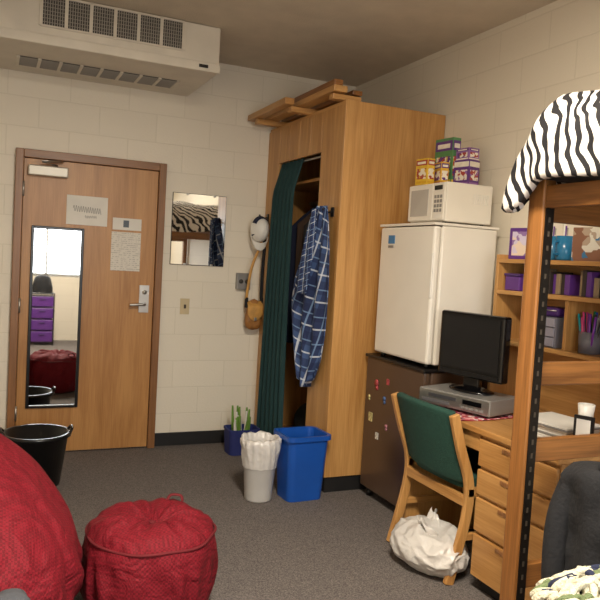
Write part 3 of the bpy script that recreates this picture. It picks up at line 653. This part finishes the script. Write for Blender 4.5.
grid(g,'bag',f,160,80,redM,closed=True)
g=group('navy_sweater',(-.14,2.88,.80))
def f(u,v):
    x=(u-.5)*.34; y=(v-.5)*.30; return (x,y,.055-.9*(x*x+y*y)+.025*nz(x*14,y*14,1)+.012*math.sin(x*40+y*10))
grid(g,'cloth',f,40,30,navyC,solid=.02)
g=group('grey_sock',(.09,2.20,.385))
def f(u,v):
    a=u*2*math.pi; t=v*math.pi; r=math.sin(t)**.6; x=.06*r*math.cos(a); y=.045*r*math.sin(a); z=.035*math.cos(t)
    d=1+.4*nz(x*20,y*20,z*20); return (x*d,y*d,z*d)
grid(g,'cloth',f,40,24,greyC,closed=True)
def cart(x,y,h,nd,rz=0):
    g=group('drawer_cart',(x,y,0),rz)
    box(g,'top',(-.17,-.2,h-.02),(.17,.2,h),blackP,.006)
    for sx in (-1,1):
        for sy in (-1,1): box(g,'leg_%d_%d'%(sx,sy),(sx*.16-.01,sy*.19-.01,0),(sx*.16+.01,sy*.19+.01,h-.02),blackP,.003)
    dh=(h-.08)/nd
    for k in range(nd):
        z=.05+k*dh; box(g,'drawer_%d'%k,(-.165,-.175,z),(.165,.175,z+dh-.02),purpleP,.01); box(g,'pull_%d'%k,(-.04,.175,z+dh*.6),(.04,.19,z+dh*.6+.015),purpD,.004)
cart(1.40,1.04,.68,4)
g=group('knit_scarf',(1.315,1.125,.684))
for k in range(130):
    a=random.uniform(0,6.28); r=.135*math.sqrt(random.random()); x=r*math.cos(a); y=r*math.sin(a)*.9; q=random.uniform(0,3); hh=.075*(1-(r/.16)**2)
    dx,dy=.035*math.cos(q),.035*math.sin(q)
    tube(g,'strand_%d'%k,[(x-dx,y-dy,.010+hh*.6),(x-dx*.4+.008,y-dy*.4,.018+hh+.012*random.random()),(x+dx*.4-.008,y+dy*.4,.018+hh),(x+dx,y+dy,.010+hh*.6)],.009,[creamY,creamY,oliveC,creamY,creamY,navyC,creamY][k%7],n=6)
cart(.72,-.80,.78,4)
g=group('hooded_coat',(.72,-.80,.785))
def f(u,v):
    a=u*2*math.pi; t=v*math.pi/2; r=.15*math.cos(t)**.6; return (r*math.cos(a),r*math.sin(a)*1.1,.25*math.sin(t)+.03*nz(math.cos(a)*2,math.sin(a)*2,v*4)*math.cos(t))
grid(g,'cloth',f,40,16,blackC,closed=True)
# ceiling light fixture
g=group('ceiling_light',(.75,1.0,0))
em=plain('diffuser',(1,.93,.82,1),.5,emit=6)
box(g,'housing',(-.15,-.62,ZC-.07),(.15,.62,ZC-.002),whiteE,.01); box(g,'diffuser',(-.13,-.6,ZC-.085),(.13,.6,ZC-.0705),em,.005)
# ---------------------------------------------------------------- lights
def area(name,loc,rot,sx,sy,e,col):
    l=bpy.data.lights.new(name,'AREA'); l.shape='RECTANGLE'; l.size=sx; l.size_y=sy; l.energy=e; l.color=col
    o=bpy.data.objects.new(name,l); o.location=loc; o.rotation_euler=rot; COL.objects.link(o); return o
area('ceiling_lamp',(.75,1.0,ZC-.09),(0,0,0),.28,1.2,150,(1,.90,.74))
area('window_daylight',(.8,YS-.12,1.65),(math.radians(90),0,0),1.4,1.2,55,(.90,.94,1))
wd=bpy.data.worlds.new('world'); sc.world=wd; wd.use_nodes=True
wn=wd.node_tree; sky=wn.nodes.new('ShaderNodeTexSky'); sky.sun_disc=False; wn.links.new(sky.outputs[0],wn.nodes['Background'].inputs[0]); wn.nodes['Background'].inputs[1].default_value=.25
# ---------------------------------------------------------------- camera
yaw,pitch,roll,F,H=.42,.0556,.057,696.77,1.4629
f_=Vector((math.sin(yaw)*math.cos(pitch),math.cos(yaw)*math.cos(pitch),-math.sin(pitch)))
r_=Vector((math.cos(yaw),-math.sin(yaw),0)); u_=r_.cross(f_)
c_,s_=math.cos(roll),math.sin(roll); r2=c_*r_+s_*u_; u2=-s_*r_+c_*u_
cam=bpy.data.cameras.new('camera'); co=bpy.data.objects.new('camera',cam); COL.objects.link(co)
co.matrix_world=Matrix(((r2.x,u2.x,-f_.x,0),(r2.y,u2.y,-f_.y,0),(r2.z,u2.z,-f_.z,H),(0,0,0,1)))
cam.sensor_width=36; cam.lens=36*F/600; cam.clip_start=.02; sc.camera=co
sc.view_settings.view_transform='Standard'
